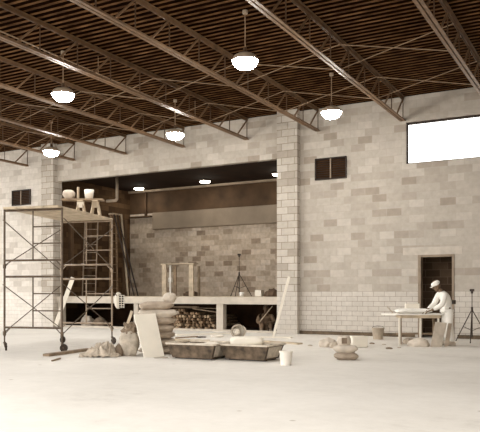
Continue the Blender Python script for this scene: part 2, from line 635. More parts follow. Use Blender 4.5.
# louvres in the wall
def louver(x0, x1, z0, z1, label):
    r = thing('wall_louver', ((x0 + x1) / 2, W, z0), label, 'vent', 'dark louvers high on the block wall')
    w, h = x1 - x0, z1 - z0
    part(MB().span(-w / 2 + .03, w / 2 - .03, -.012, -.001, .03, h - .03), 'backing', 'void', r)
    f = MB()
    f.span(-w / 2, w / 2, -.05, 0, 0, .03).span(-w / 2, w / 2, -.05, 0, h - .03, h)
    f.span(-w / 2, -w / 2 + .03, -.05, 0, .03, h - .03).span(w / 2 - .03, w / 2, -.05, 0, .03, h - .03)
    part(f, 'frame', 'louver', r)
    part(MB().span(-.018, .018, -.052, -.012, .03, h - .03), 'mullion', 'frame', r)
    n = 9
    s = MB()
    for sx in (-1, 1):
        for i in range(n):
            z = .05 + (h - .1) * i / (n - 1)
            s.box((sx * (w / 4), -.03, z), (w / 2 - .06, .04, .008), Matrix.Rotation(.7, 3, 'X'))
    part(s, 'blades', 'louver', r)


louver(-7.62, -6.68, 4.38, 4.99, 'dark two panel louver high on the wall right of the tall pier')
louver(-19.60, -18.68, 4.38, 4.94, 'dark two panel louver on the bright wall left of the stage opening')

# ------------------------------------------------------------------ roof joists
JX = [-2.80] + [-5.10, -7.54, -9.83, -12.09, -14.38, -16.62, -18.85, -21.1]
ZB, ZT = 5.80, ZC - .03
PANEL = 1.06
Y0 = 4.4


def joist_meshes():
    bc = MB()
    for s in (-1, 1):
        bc.span(s * .012 if s > 0 else -.075, .075 if s > 0 else -.012, Y0 + .5, W, -.03, -.02)
        bc.span(.012 if s > 0 else -.022, .022 if s > 0 else -.012, Y0 + .5, W, -.02, .04)
    tcd = MB()
    d = ZT - ZB
    for s in (-1, 1):
        tcd.span(.012 if s > 0 else -.06, .06 if s > 0 else -.012, Y0, W, d + .018, d + .028)
        tcd.span(.012 if s > 0 else -.022, .022 if s > 0 else -.012, Y0, W, d - .05, d + .018)
    return bc, tcd, d


def make_joist(x, label):
    r = thing('roof_joist', (x, W, ZB), label, 'roof joist', 'open web steel joists under the roof deck')
    bc, tcd, d = joist_meshes()
    for mbb in (bc, tcd):
        bmesh.ops.translate(mbb.bm, verts=mbb.bm.verts, vec=(0, -W, 0))
    part(bc, 'bottom_chord', 'steel', r)
    part(tcd, 'top_chord', 'steel_mid', r)
    dg = vt = None
    n = int((W - Y0) / PANEL)
    for i in range(n):
        yb = -.62 - PANEL * i
        if yb - PANEL * .5 < Y0 - W + .5:
            break
        if dg is None:
            # the diagonal rises toward the wall
            dg = part(MB().bar((0, 0, 0), (0, PANEL * .58, d - .02), .032, .032), 'diagonal_strut', 'steel', r)
            vt = part(MB().tube((0, 0, 0), (0, 0, d - .02), .013, 6), 'vertical_strut', 'steel_dark', r)
            o1, o2 = dg, vt
        else:
            o1, o2 = dg.copy(), vt.copy()
            COL.objects.link(o1)
            COL.objects.link(o2)
            o1.parent = o2.parent = r
        o1.location = (0, yb, 0)
        o2.location = (0, yb - PANEL * .42 + .0, .0)
    ev = part(MB().tube((0, -.012, 0), (0, -.012, d), .010, 6), 'vertical_strut', 'steel_dark', r)
    return r


JL = ['pale steel roof joist crossing the upper right corner in front of the window',
      'steel roof joist meeting the wall just left of the bright window',
      'steel roof joist meeting the wall above the louver right of the tall pier',
      'steel roof joist meeting the wall just left of the tall pier',
      'steel roof joist ending above the middle of the stage opening',
      'steel roof joist ending above the left half of the stage opening',
      'steel roof joist ending above the left corner of the stage opening',
      'steel roof joist ending on the bright wall above the left louver',
      'far left steel roof joist, second one left of the left louver']
joists = []
for x, l in zip(JX, JL):
    joists.append(make_joist(x, l))

# crossed bridging rods between the joists
brd = None
for yy, where in ((6.4, 'nearest'), (13.64, 'middle'), (16.1, 'wall side')):
    for a, c in zip(JX, JX[1:]):
        for kk in (0, 1):
            z0, z1 = (ZB + .01, ZT - .06) if kk else (ZT - .06, ZB + .01)
            p0, p1 = Vector((a, yy + .03 * kk, z0)), Vector((c, yy + .03 * kk, z1))
            o = MB().tube(p0 - (p0 + p1) / 2, p1 - (p0 + p1) / 2, .009, 6).build('bridging_rod', 'conduit')
            o.location = (p0 + p1) / 2
            tag(o, 'thin steel bridging rod slanting between two roof joists, in the %s row' % where, 'rod',
                'bridging rods in the %s row' % where)

# bright conduit strung under the deck
cdm = MB().tube((-10.15, 4.5, 6.1), (-10.15, W - 1.2, 5.98), .014, 6)
for yy in (6, 8, 12, 16):
    zz = 6.10 - (yy - 4.5) / (W - 5.7) * .12
    cdm.tube((-10.15, yy, zz), (-10.15, yy, ZC - .004), .006, 5)
tag(cdm.build('conduit', 'conduit'), 'thin bright conduit hung below the deck beside a joist, running toward the wall', 'conduit')


# ------------------------------------------------------------------ pendant lamps
def make_lamp(loc, label):
    r = thing('pendant_lamp', loc, label, 'lamp', 'dome pendant lamps under the roof')
    # local origin at rim level
    part(MB().lathe([(.03, .135), (.08, .13), (.15, .115), (.20, .085), (.235, .04), (.245, .0), (.252, -.005), (.245, -.012)], seg=28), 'lamp_cap', 'lamp_cap', r, smooth=True)
    part(MB().lathe([(.24, -.004), (.23, -.045), (.195, -.10), (.14, -.138), (.075, -.155), (.0, -.16)], seg=28), 'glass_bowl', 'lamp_glow', r, smooth=True)
    part(MB().tube((0, 0, .125), (0, 0, .24), .035, 10), 'socket_housing', 'steel_dark', r)
    top = ZC - loc[2]
    part(MB().tube((0, 0, .23), (0, 0, top), .011, 6), 'stem', 'conduit', r)
    part(MB().tube((0, 0, top - .06), (0, 0, top), .05, 10), 'ceiling_canopy', 'lamp_cap', r)
    return r


make_lamp((-6.12, 11.38, 5.49), 'largest lit dome lamp, hanging in the middle of the roof nearest the camera')
make_lamp((-6.05, 15.60, 5.49), 'lit dome lamp hanging near the wall, right of the tall pier')
make_lamp((-10.62, 11.40, 5.49), 'lit dome lamp hanging above the stage opening, left, in the nearer row')
make_lamp((-10.60, 15.70, 5.49), 'small lit dome lamp in front of the block header over the stage opening')
make_lamp((-15.20, 15.80, 5.49), 'smallest lit dome lamp, above the left end of the stage opening')

for i, (x, y, l) in enumerate([(-16.93, 22.49, 'left round downlight glowing in the dark stage ceiling'),
                               (-13.70, 22.29, 'middle round downlight glowing in the dark stage ceiling'),
                               (-10.62, 22.20, 'right round downlight of the stage ceiling, next to the tall pier')]):
    r = thing('stage_downlight', (x, y, 5.42), l, 'light', 'downlights in the stage ceiling')
    part(MB().lathe([(.21, 0), (.225, -.03), (.205, -.05), (.19, -.045)], seg=22), 'trim_ring', 'lamp_cap', r, smooth=True)
    part(MB().lathe([(.20, -.04), (.16, -.075), (.08, -.095), (0, -.10)], seg=22), 'lens', 'down_glow', r, smooth=True)

# ------------------------------------------------------------------ on and around the stage
tag(MB().span(-16.75, -9.0, SB - .16, SB - .002, 3.78, 4.46).build('wall_panel', 'grey_panel', bevel=.02),
    'long smooth grey brown panel fixed high across the stage back wall', 'panel')
tag(MB().span(-17.95, -16.85, SB - .16, SB, 4.30, 4.36).span(-17.17, -17.10, SB - .115, SB, 4.36, 5.33).build('wall_bracket', 'dark_brown'),
    'brown upright bracket with a short arm at the back left corner of the stage', 'bracket')
pp = MB().path([(-16.2, 20.2, 5.42), (-16.2, 20.2, 4.64), (-16.26, 20.19, 4.58), (-16.66, 20.17, 4.58)], .055, 10)
tag(pp.build('drain_pipe', 'pipe', smooth=True), 'thick pipe elbow dropping from the stage ceiling at the left', 'pipe')

# wooden frame standing on the stage
SZ = 1.075
r = thing('wooden_frame', (-13.6, 20.4, SZ), 'pale open wooden frame standing on the stage before the back wall', 'frame')
part(MB().span(-.72, -.54, -.03, .03, 0, 1.12), 'upright_board', 'plank', r)
part(MB().span(-.40, -.29, .22, .27, 0, 1.08), 'upright_board', 'plank_dk', r)
part(MB().span(.42, .60, -.03, .03, 0, 1.10), 'upright_board', 'plank', r)
part(MB().span(.62, .70, .22, .27, 0, 1.05), 'upright_board', 'plank_dk', r)
part(MB().span(-.80, .62, -.04, .29, 1.12, 1.15), 'top_rail', 'plank', r)
part(MB().span(-.49, -.43, .10, .14, .05, 1.10).span(-.52, -.40, .08, .16, .50, .66), 'strap', 'white', r)
lump('rubble_heap', (-13.42, 20.9, SZ), (.30, .2, .13), 'sack_dk', 'low dark heap on the stage between the legs of the wooden frame', 'heap', seed=3)


def tripod(name, base, H, leg_z, spread, label, cat, mat, ang0=0.0, head=True):
    r = thing(name, base, label, cat)
    part(MB().tube((0, 0, .12), (0, 0, leg_z), .016, 8).tube((0, 0, leg_z), (0, 0, H), .010, 8), 'centre_pole', mat, r)
    for k in range(3):
        a = ang0 + k * 2 * PI / 3
        e = Vector((math.cos(a) * spread, math.sin(a) * spread, .015))
        l = part(MB().tube((0, 0, leg_z), e, .012, 8), 'leg', mat, r)
        part(MB().tube((0, 0, leg_z * .35), (e.x * .55, e.y * .55, leg_z * .45 + .01), .008, 6), 'brace', mat, r)
        part(MB().ball(e, .018, 6), 'foot', 'rubber', l)
    part(MB().tube((0, 0, leg_z - .05), (0, 0, leg_z + .06), .026, 10), 'collar', mat, r)
    part(MB().box((0, 0, H), (.10, .08, .06)).tube((0, 0, H - .08), (0, 0, H), .03, 8), 'head', mat, r, bevel=.01)
    return r


tripod('tripod_stand', (-11.25, 20.5, SZ), 1.40, .75, .42, 'dark tripod stand alone on the stage before the back wall', 'tripod', 'black', .3)
tripod('tripod_stand', at(472, 342, 16.65).xy.to_3d(), 1.24, .78, .45, 'dark tripod stand on the floor at the right edge by the wall', 'tripod', 'black', .62)

tag(MB().span(-.115, .115, -.09, .09, 0, .20).build('small_box', 'white_board', bevel=.01), 'small pale box on the stage edge near the tall pier', 'box').location = (-9.98, 19.5, SZ)
tag(MB().lathe([(0, 0), (.065, 0), (.075, .13), (.07, .13), (.06, .01)], seg=14).build('paint_can', 'white', smooth=True),
    'tiny white can on the stage at the foot of the tripod', 'can').location = (-10.5, 19.3, SZ)
lump('dark_bag', (-9.42, 19.1, SZ), (.17, .16, .12), 'sack_dk', 'dark crumpled bag on the right end of the stage edge beside the pier', 'bag', seed=11, rough=.4)
lump('dark_bag', (-9.10, 18.66, SZ), (.15, .15, .17), 'sack_dk', 'smaller dark bag against the pier on the stage edge', 'bag', seed=15, rough=.4)

# ladders
def ladder(base, top, width_dir, w, nr, label, mat='scaf_lt', r1=.025):
    base, top = Vector(base), Vector(top)
    wd = Vector(width_dir).normalized() * w / 2
    r = thing('ladder', base, label, 'ladder')
    dv = top - base
    for s in (-1, 1):
        part(MB().bar(wd * s, dv + wd * s, .03, .07, up=wd.cross(dv)), 'stile', mat, r)
    for i in range(nr):
        p = dv * ((i + .6) / nr)
        part(MB().tube(p - wd, p + wd, r1 * .6, 6), 'rung', mat, r)
    return r


ladder((-17.36, 20.0, SZ), (-17.40, 20.2, 3.98), (1, .4, 0), .50, 10, 'straight ladder standing on the stage behind the scaffold')
# step ladder at the left of the stage
r = thing('step_ladder', (-16.9, 21.0, SZ), 'open step ladder on the stage beside the far scaffold posts', 'ladder')
for s in (-1, 1):
    part(MB().bar((-.1, s * .22, 0), (-.12, s * .16, 3.1), .03, .07), 'front_stile', 'timber', r)
    part(MB().bar((.85, s * .12 + .15, 0), (.0, s * .10, 3.1), .03, .05), 'rear_stile', 'black', r)
part(MB().box((-.06, 0, 3.12), (.26, .42, .04)), 'top_cap', 'plank', r)
for i in range(9):
    z = .3 + i * .3
    part(MB().box((-.1 - .02 * z / 3.1, 0, z), (.10, .40, .025)), 'step', 'timber', r)
tag(MB().bar((-16.55, 21.3, SZ), (-17.35, 21.9, 4.3), .05, .09).build('pole', 'plank'), 'pale board slanting against the step ladder on the stage', 'board')
# rough studs along the dark stage side wall
for i, (y, z1) in enumerate([(19.6, 4.3), (20.6, 4.6), (21.9, 4.4), (22.8, 4.2)]):
    tag(MB().span(-18.0, -17.86, y, y + .14, SZ, z1).build('timber_post', 'dark_brown'), 'dark timber post against the shadowed left wall of the stage', 'post', 'timber posts on the stage side wall')

# ------------------------------------------------------------------ under the stage
for row, n in enumerate([18, 17, 16, 15, 14, 10, 5]):
    for i in range(n):
        x = -12.92 + (i + (row % 2) / 2 + (row // 2)) * .105 - .105 * (row // 2) * .6 + random.uniform(-.004, .004)
        rr = random.uniform(.040, .049)
        z = .064 + row * .0925 + random.uniform(-.002, .002)
        yf = 18.78 + random.uniform(-.12, .10)
        o = MB().tube((0, 0, 0), (0, 1.7, 0), rr, 9, rr * random.uniform(.85, 1)).build('timber_pole', ('timber', 'timber_pale', 'timber_deep')[random.choice((0, 0, 1, 2))])
        o.location = (x, yf, z)
        o.rotation_euler = (0, random.uniform(0, 3), 0)
        tag(o, 'round timber in the stack stored under the stage', 'timber', 'stacked timbers under the stage')
for i, (xa, xb, yy, z, tl) in enumerate([(-12.95, -11.25, 19.1, .70, -.02), (-12.9, -11.9, 18.85, .735, .0), (-12.1, -11.12, 18.95, .62, -.06)]):
    tag(MB().bar((xa, yy, z - tl), (xb, yy + .1, z + tl), .14, .03).build('loose_board', 'plank_dk'),
        ['longest loose board lying across the top of the timber stack', 'short loose board on the left half of the timber stack',
         'loose board sloping at the right end of the timber stack'][i], 'board')
lump('white_bag', (-16.52, 18.95, .012), (.22, .17, .28), 'sack_lt', 'white crumpled bag under the left end of the stage', 'bag', seed=5, rough=.3)
lump('brown_sack', (-16.02, 19.05, .012), (.25, .2, .24), 'sack_br', 'brown rounded sack beside the white bag under the stage', 'sack', seed=8, rough=.12)
lump('dust_ball', (-10.87, 18.75, .012), (.08, .08, .1), 'sack_br', 'small round brown ball under the stage right of the block post', 'ball', seed=9, rough=.12, freq=.8)


# ------------------------------------------------------------------ figures
def skin_mesh(name, verts, edges, radii, mat, sub=2, root=0):
    me = bpy.data.meshes.new(name)
    me.from_pydata([Vector(v) for v in verts], edges, [])
    o = bpy.data.objects.new(name, me)
    COL.objects.link(o)
    sk = o.modifiers.new('skin', 'SKIN')
    sk.use_smooth_shade = True
    sk.branch_smoothing = .6
    for i, rad in enumerate(radii):
        sv = me.skin_vertices[0].data[i]
        sv.radius = rad if isinstance(rad, tuple) else (rad, rad)
        sv.use_root = (i == root)
    ss = o.modifiers.new('sub', 'SUBSURF')
    ss.levels = ss.render_levels = sub
    dg = bpy.context.evaluated_depsgraph_get()
    nm = bpy.data.meshes.new_from_object(o.evaluated_get(dg))
    bpy.data.objects.remove(o)
    nm.name = name
    for p in nm.polygons:
        p.use_smooth = True
    nm.materials.clear()
    nm.materials.append(M[mat])
    return nm


class Chain:
    def __init__(self):
        self.v, self.e, self.r = [], [], []

    def add(self, p, r, parent=None):
        self.v.append(tuple(p))
        self.r.append(r)
        i = len(self.v) - 1
        if parent is not None:
            self.e.append((parent, i))
        return i

    def mesh(self, name, mat, sub=2):
        return skin_mesh(name, self.v, self.e, self.r, mat, sub)


def child_mesh(me, name, root):
    o = bpy.data.objects.new(name, me)
    COL.objects.link(o)
    o.parent = root
    return o


def add_hand(bm_target, wrist, direc, palm_n, side, s=1.0):
    """palm and five curled fingers, as short tapering tubes rooted in a palm block"""
    d = Vector(direc).normalized()
    n = Vector(palm_n).normalized()
    a = d.cross(n).normalized() * side       # toward the thumb
    w = Vector(wrist)
    rot = Matrix((a, d, n)).transposed()
    mt = Matrix.Translation(w + d * .05 * s) @ rot.to_4x4() @ Matrix.Diagonal((.042 * s, .055 * s, .016 * s, 1))
    bmesh.ops.create_uvsphere(bm_target.bm, u_segments=12, v_segments=8, radius=1, matrix=mt)
    for k, (off, L) in enumerate([(.030, .070), (.010, .080), (-.010, .074), (-.029, .058)]):
        p0 = w + d * .085 * s + a * off * s
        p1 = p0 + (d * .8 + n * .35).normalized() * L * .5 * s
        p2 = p1 + (d * .45 + n * .85).normalized() * L * .5 * s
        bm_target.tube(p0, p1, .0095 * s, 8, .0085 * s).ball(p1, .0087 * s, 8).tube(p1, p2, .0085 * s, 8, .0065 * s).ball(p2, .0067 * s, 8)
    p0 = w + d * .03 * s + a * .032 * s
    p1 = p0 + (a * .7 + d * .7).normalized() * .035 * s
    p2 = p1 + (a * .15 + d * .9 + n * .3).normalized() * .03 * s
    bm_target.tube(p0, p1, .012 * s, 8, .010 * s).ball(p1, .0105 * s, 8).tube(p1, p2, .010 * s, 8, .008 * s).ball(p2, .0082 * s, 8)


def head_into(mb, c, f, up, s=1.0):
    """head with brow, nose, chin, ears and mouth; c centre, f facing, up crown direction"""
    f, up = Vector(f).normalized(), Vector(up).normalized()
    sd = up.cross(f).normalized()
    up = f.cross(sd).normalized()
    rot = Matrix((f, sd, up)).transposed()
    c = Vector(c)

    def ell(off, rad, seg=16):
        mt = Matrix.Translation(c + rot @ (Vector(off) * s)) @ rot.to_4x4() @ Matrix.Diagonal((rad[0] * s, rad[1] * s, rad[2] * s, 1))
        bmesh.ops.create_uvsphere(mb.bm, u_segments=seg, v_segments=seg // 2 + 2, radius=1, matrix=mt)
    ell((0, 0, .02), (.098, .076, .095))
    ell((.025, 0, -.045), (.068, .058, .07))
    ell((.055, 0, -.095), (.030, .032, .025), 10)
    ell((.100, 0, -.012), (.018, .013, .026), 10)
    ell((.084, 0, -.058), (.012, .026, .009), 10)
    for q in (-1, 1):
        ell((.0, q * .077, -.01), (.022, .010, .034), 10)
        ell((.084, q * .030, .012), (.013, .016, .010), 10)
    return rot


# --- the worker in white at the table; local x faces along his gaze, y to his left (toward camera)
base = at(447.5, 345, 15.5)
base.z = 0
rz = math.atan2(-CR.y, -CR.x) + .12
man = thing('person', base, 'person in white overalls and white cap bending over the work table by the doorway', 'person', rz=rz)
c = Chain()
pel = c.add((.01, 0, .86), (.10, .08))
wa = c.add((.02, 0, .97), (.10, .08), pel)
chs = c.add((.09, 0, 1.10), (.15, .115), wa)
nb = c.add((.165, 0, 1.205), (.075, .07), chs)
hd = c.add((.215, 0, 1.285), (.05, .05), nb)
for s in (1, -1):
    sh = c.add((.135, s * .165, 1.150), .062, chs)
    el = c.add((.225, s * .225, .915), .046, sh)
    wr = c.add((.40, s * .135, .800), .030, el)
    c.add((.43, s * .125, .785), .028, wr)
    hp = c.add((-.0, s * .085, .80), .085, pel)
    kn = c.add((.01, s * .10, .46), .062, hp)
    an = c.add((-.07, s * .11, .09), .042, kn)
    c.add((.05, s * .125, .04), .04, an)
bodym = c.mesh('body', 'skin')
mb = MB()
mb.bm.from_mesh(bodym)
fdir = Vector((.85, 0, -.55))
head_into(mb, (.262, 0, 1.345), fdir, (.5, 0, .9), 1.0)
for s in (1, -1):
    add_hand(mb, (.42, s * .128, .793), (.9, -s * .2, -.28), (.1, 0, -1), -1 if s > 0 else 1, 1.0)
body = part(mb, 'body', 'skin', man, smooth=True)
# clothes
c = Chain()
pel = c.add((-.01, 0, .84), (.14, .115))
hem = c.add((.0, 0, .80), (.128, .118), pel)
wa = c.add((.01, 0, .96), (.165, .14), pel)
chs = c.add((.085, 0, 1.10), (.172, .14), wa)
nb = c.add((.155, 0, 1.20), (.095, .088), chs)
for s in (1, -1):
    sh = c.add((.13, s * .17, 1.145), .082, chs)
    el = c.add((.22, s * .23, .915), .064, sh)
    c.add((.39, s * .14, .807), .046, el)
child_mesh(c.mesh('shirt', 'cloth_white'), 'shirt', man)
c = Chain()
pel = c.add((-.0, 0, .87), (.135, .11))
for s in (1, -1):
    hp = c.add((-.0, s * .085, .77), .105, pel)
    kn = c.add((.01, s * .10, .46), .088, hp)
    c.add((-.07, s * .11, .07), .072, kn)
child_mesh(c.mesh('trousers', 'cloth_white'), 'trousers', man)
for s in (1, -1):
    part(sack_bm(.27, .10, .10, seed=4 + s, pinch=.2), 'shoe', 'sack_lt', man, smooth=True).location = (-.0, s * .12, 0)
cp = MB()
q = Matrix.Translation((.262, 0, 1.345)) @ Matrix.Rotation(.50, 4, 'Y')
bmesh.ops.create_uvsphere(cp.bm, u_segments=18, v_segments=12, radius=1, matrix=Matrix.Translation((0, 0, .03)) @ Matrix.Diagonal((.104, .086, .080, 1)))
bmesh.ops.delete(cp.bm, geom=[v for v in cp.bm.verts if v.co.z < .012], context='VERTS')
cp.lathe([(.092, .008), (.097, .010), (.098, .03), (.092, .045)], seg=18)
cp.box((.112, 0, .014), (.04, .10, .010))
bmesh.ops.transform(cp.bm, matrix=q, verts=cp.bm.verts)
part(cp, 'cap', 'cloth_white', man, smooth=True)
part(MB().box((-.135, .03, .97), (.05, .12, .09)), 'tool_pouch', 'black', man, bevel=.01)

# --- the person sitting in the dark under the stage, knees drawn up, facing out
base = Vector((-9.50, 19.0, .012))
rz = math.atan2(-CF.y, -CF.x)
sit = thing('person', base, 'person in dark clothes crouching in the shadow under the stage, holding a stick', 'person', rz=rz)
c = Chain()
pel = c.add((-.22, 0, .13), (.15, .12))
wa = c.add((-.20, 0, .27), (.14, .11), pel)
chs = c.add((-.10, 0, .44), (.15, .12), wa)
nb = c.add((-.04, 0, .55), (.07, .065), chs)
c.add((.01, 0, .61), (.05, .05), nb)
for s in (1, -1):
    sh = c.add((-.07, s * .17, .49), .066, chs)
    el = c.add((.0, s * .25, .28), .05, sh)
    c.add((.20, s * .13, .26), .032, el)
    hp = c.add((-.18, s * .10, .12), .095, pel)
    kn = c.add((.13, s * .13, .28), .068, hp)
    an = c.add((.17, s * .13, .06), .044, kn)
    c.add((.28, s * .14, .04), .042, an)
bm0 = c.mesh('body', 'skin_dk')
mb = MB()
mb.bm.from_mesh(bm0)
head_into(mb, (.045, 0, .69), (.85, 0, -.5), (.5, 0, .9), 1.0)
for s in (1, -1):
    add_hand(mb, (.20, s * .13, .26), (.5, -s * .8, .1), (.3, 0, -.9), -1 if s > 0 else 1, 1.0)
part(mb, 'body', 'skin_dk', sit, smooth=True)
c = Chain()
pel = c.add((-.22, 0, .14), (.17, .14))
wa = c.add((-.20, 0, .27), (.165, .135), pel)
chs = c.add((-.10, 0, .44), (.175, .14), wa)
for s in (1, -1):
    sh = c.add((-.07, s * .175, .49), .085, chs)
    el = c.add((.0, s * .255, .28), .068, sh)
    c.add((.18, s * .145, .262), .046, el)
child_mesh(c.mesh('jacket', 'cloth_dark'), 'jacket', sit)
c = Chain()
pel = c.add((-.22, 0, .15), (.16, .13))
for s in (1, -1):
    hp = c.add((-.18, s * .10, .13), .11, pel)
    kn = c.add((.13, s * .13, .28), .086, hp)
    c.add((.17, s * .13, .07), .066, kn)
child_mesh(c.mesh('trousers', 'cloth_dark'), 'trousers', sit)
for s in (1, -1):
    part(sack_bm(.26, .10, .10, seed=7 + s, pinch=.2), 'boot', 'sack_br', sit, smooth=True).location = (.25, s * .14, 0)
mb = MB()
bmesh.ops.create_uvsphere(mb.bm, u_segments=16, v_segments=10, radius=1, matrix=Matrix.Translation((.03, 0, .73)) @ Matrix.Diagonal((.105, .088, .075, 1)))
part(mb, 'hair', 'black', sit, smooth=True)
p0, p1 = at(260.0, 321.5, 20.93), at(272.5, 306, 21.0)
stk = MB().tube(p0, p1, .016, 8).build('stick', 'plank')
tag(stk, 'pale straight stick held slantwise by the person under the stage', 'stick')

# ------------------------------------------------------------------ rolling scaffold
A = Vector((-11.01, 10.12, 0))
ang = math.radians(14.0)
ex = Vector((math.cos(ang), math.sin(ang), 0))
ey = Vector((-math.sin(ang), math.cos(ang), 0))
SW, SL = 1.30, 2.30
scaf = thing('rolling_scaffold', A, 'tall rolling tube scaffold on casters at the left of the hall', 'scaffold', rz=ang)


def tower_frame(z0, z1, yy, mat):
    """one welded end frame with its half ladder"""
    zt, zb = z1, z0
    for x in (0, SW):
        part(MB().tube((x, yy, zb - .18), (x, yy, zt + (.16 if zt < 2 else .03)), .021, 8), 'frame_leg', mat, scaf)
    part(MB().tube((0, yy, zt), (SW, yy, zt), .021, 8), 'cross_tube', mat, scaf)
    part(MB().tube((0, yy, zb), (SW, yy, zb), .021, 8), 'cross_tube', mat, scaf)
    part(MB().tube((SW * .5, yy, zb), (SW * .5, yy, zt), .015, 8), 'ladder_tube', mat, scaf)
    for k in (1, 2):
        z = zb + (zt - zb) * k / 3
        part(MB().tube((SW * .5, yy, z), (SW, yy, z), .014, 8), 'ladder_rung', mat, scaf)
    for x, sx in ((0, 1), (SW, -1)):
        part(MB().tube((x, yy, zb - .14), (x + sx * .14, yy, zb), .012, 6), 'gusset', mat, scaf)
        part(MB().tube((x, yy, zb - .16), (x, yy, zb - .08), .034, 8), 'coupler', mat, scaf)


ZL0, ZL1, ZU0, ZU1 = .47, 1.50, 1.83, 2.84
for yy, mt in ((0, 'scaf'), (SL, 'scaf_lt')):
    tower_frame(ZL0, ZL1, yy, mt)
    tower_frame(ZU0, ZU1, yy, mt)
for x in (0, SW):
    dx = -.02 if x == 0 else .02
    for za, zb2 in ((.36, 1.34), (1.72, 2.66)):
        part(MB().tube((x + dx, 0, za), (x + dx, SL, zb2), .011, 6), 'cross_brace', 'scaf', scaf)
        part(MB().tube((x + dx * 1.8, 0, zb2), (x + dx * 1.8, SL, za), .011, 6), 'cross_brace', 'scaf', scaf)
for x, yy in ((0, 0), (SW, 0), (0, SL), (SW, SL)):
    k = part(MB().tube((x, yy, .16), (x, yy, .34), .016, 8).bar((x, yy, .17), (x + .05, yy - .02, .07), .05, .03), 'caster_stem', 'scaf', scaf)
    a = .6 + x + yy
    dv = Vector((math.cos(a), math.sin(a), 0)) * .018
    w = part(MB().tube(Vector((x + .05, yy - .02, .078)) - dv, Vector((x + .05, yy - .02, .078)) + dv, .078, 16), 'caster_wheel', 'rubber', k)
# planks that make its deck are loose boards
for i in range(4):
    w = .30
    x0 = .04 + i * (SW - .06) / 4
    o = MB().span(x0, x0 + w, -.12, SL + .12, 0, .045).build('scaffold_plank', 'plank', bevel=.006)
    o.location = A + Vector((0, 0, ZU1 + .022))
    o.rotation_euler = (0, 0, ang)
    tag(o, ['scaffold plank at the left edge of the scaffold deck', 'second scaffold plank from the left of the scaffold deck',
            'third scaffold plank from the left of the scaffold deck', 'scaffold plank at the right edge of the scaffold deck'][i], 'plank', 'planks laid on the scaffold')
ZD = ZU1 + .022 + .045


def sc(x, y, z=0):
    return A + ex * x + ey * y + Vector((0, 0, z))


# two low trestles with a board and things on it
rt = YAW + .04
RT = Matrix.Rotation(rt, 3, 'Z')
TO = at(81, 216, 15.7)
TO.z = ZD


def tr(x, y, z=0):
    return TO + RT @ Vector((x, y, z))


for i, (xx, l) in enumerate([(0, 'left low wooden trestle with a white end board standing on the scaffold deck'), (.33, 'right low wooden trestle standing on the scaffold deck')]):
    r = thing('trestle', tr(xx, 0), l, 'trestle', 'low trestles on the scaffold', rz=rt)
    for sx in (-1, 1):
        for sy in (-1, 1):
            part(MB().bar((sx * .095, sy * .13, 0), (sx * .045, sy * .05, .32), .035, .03), 'leg', 'plank', r)
    part(MB().box((0, -.075, .25), (.15, .02, .13)), 'end_board', 'white_board' if i == 0 else 'plank', r)
    part(MB().box((0, 0, .335), (.13, .26, .03)), 'top_board', 'plank', r)
zt = .351
o = MB().span(-.42, .51, -.13, .13, 0, .035).build('trestle_board', 'plank_dk')
o.location = tr(0, 0, zt)
o.rotation_euler = (0, 0, rt)
tag(o, 'board laid across the two low trestles on top of the scaffold', 'board')
zz = zt + .036
sack('cement_bag', tr(-.27, 0, zz), (.27, .22, .20), 'sack_lt', 'pale bag on the left end of the board on top of the scaffold', 'bag', rz=rt, seed=21)
o = MB().lathe([(0, 0), (.085, 0), (.11, .21), (.102, .21), (.08, .01)], seg=16).build('bucket', 'bucket_wh', smooth=True)
o.location = tr(.18, 0, zz)
tag(o, 'pale bucket standing on the trestle board on the scaffold', 'bucket')
tag(MB().bar(tr(-.065, 0, zz), tr(-.065, .01, zz + .27), .05, .03).build('wood_block', 'plank'), 'upright wood offcut on the trestle board between bag and bucket', 'wood')

# leaning white plank at the left pier
tag(MB().bar(at(55.5, 325.5, 24.2), at(73, 277.5, 23.85), .145, .035, up=CF).build('leaning_plank', 'white_board'),
    'white plank leaning against the stage edge behind the scaffold', 'plank')

# gridded round object by the far scaffold post
r = thing('work_light', at(120, 309, 16.35), 'rounded white object with a dark gridded face beside the far scaffold post', 'work light')
mb = MB()
bmesh.ops.create_uvsphere(mb.bm, u_segments=16, v_segments=10, radius=1, matrix=Matrix.Diagonal((.10, .10, .20, 1)))
sh = part(mb, 'housing', 'white_board', r, smooth=True)
sh.location = Vector((0, 0, .20)) + CR * (-.04)
mb = MB()
rotc = Matrix((CR, CF, Vector((0, 0, 1)))).transposed()
mb.box(CR * .05 - CF * .09 + Vector((0, 0, .18)), (.13, .03, .32), rotc)
part(mb, 'face', 'black', r)
mb = MB()
for i in range(6):
    mb.box(CR * .05 - CF * .112 + Vector((0, 0, .05 + i * .054)), (.14, .014, .014), rotc)
for i in range(3):
    mb.box(CR * (-.01 + i * .06) - CF * .112 + Vector((0, 0, .18)), (.012, .014, .30), rotc)
part(mb, 'guard_grid', 'white_board', r)
part(MB().tube(Vector((0, 0, .30)) - CR * .05, sc(SW, SL, 1.15 + .05) - r.location, .015, 6), 'bracket', 'scaf', r)

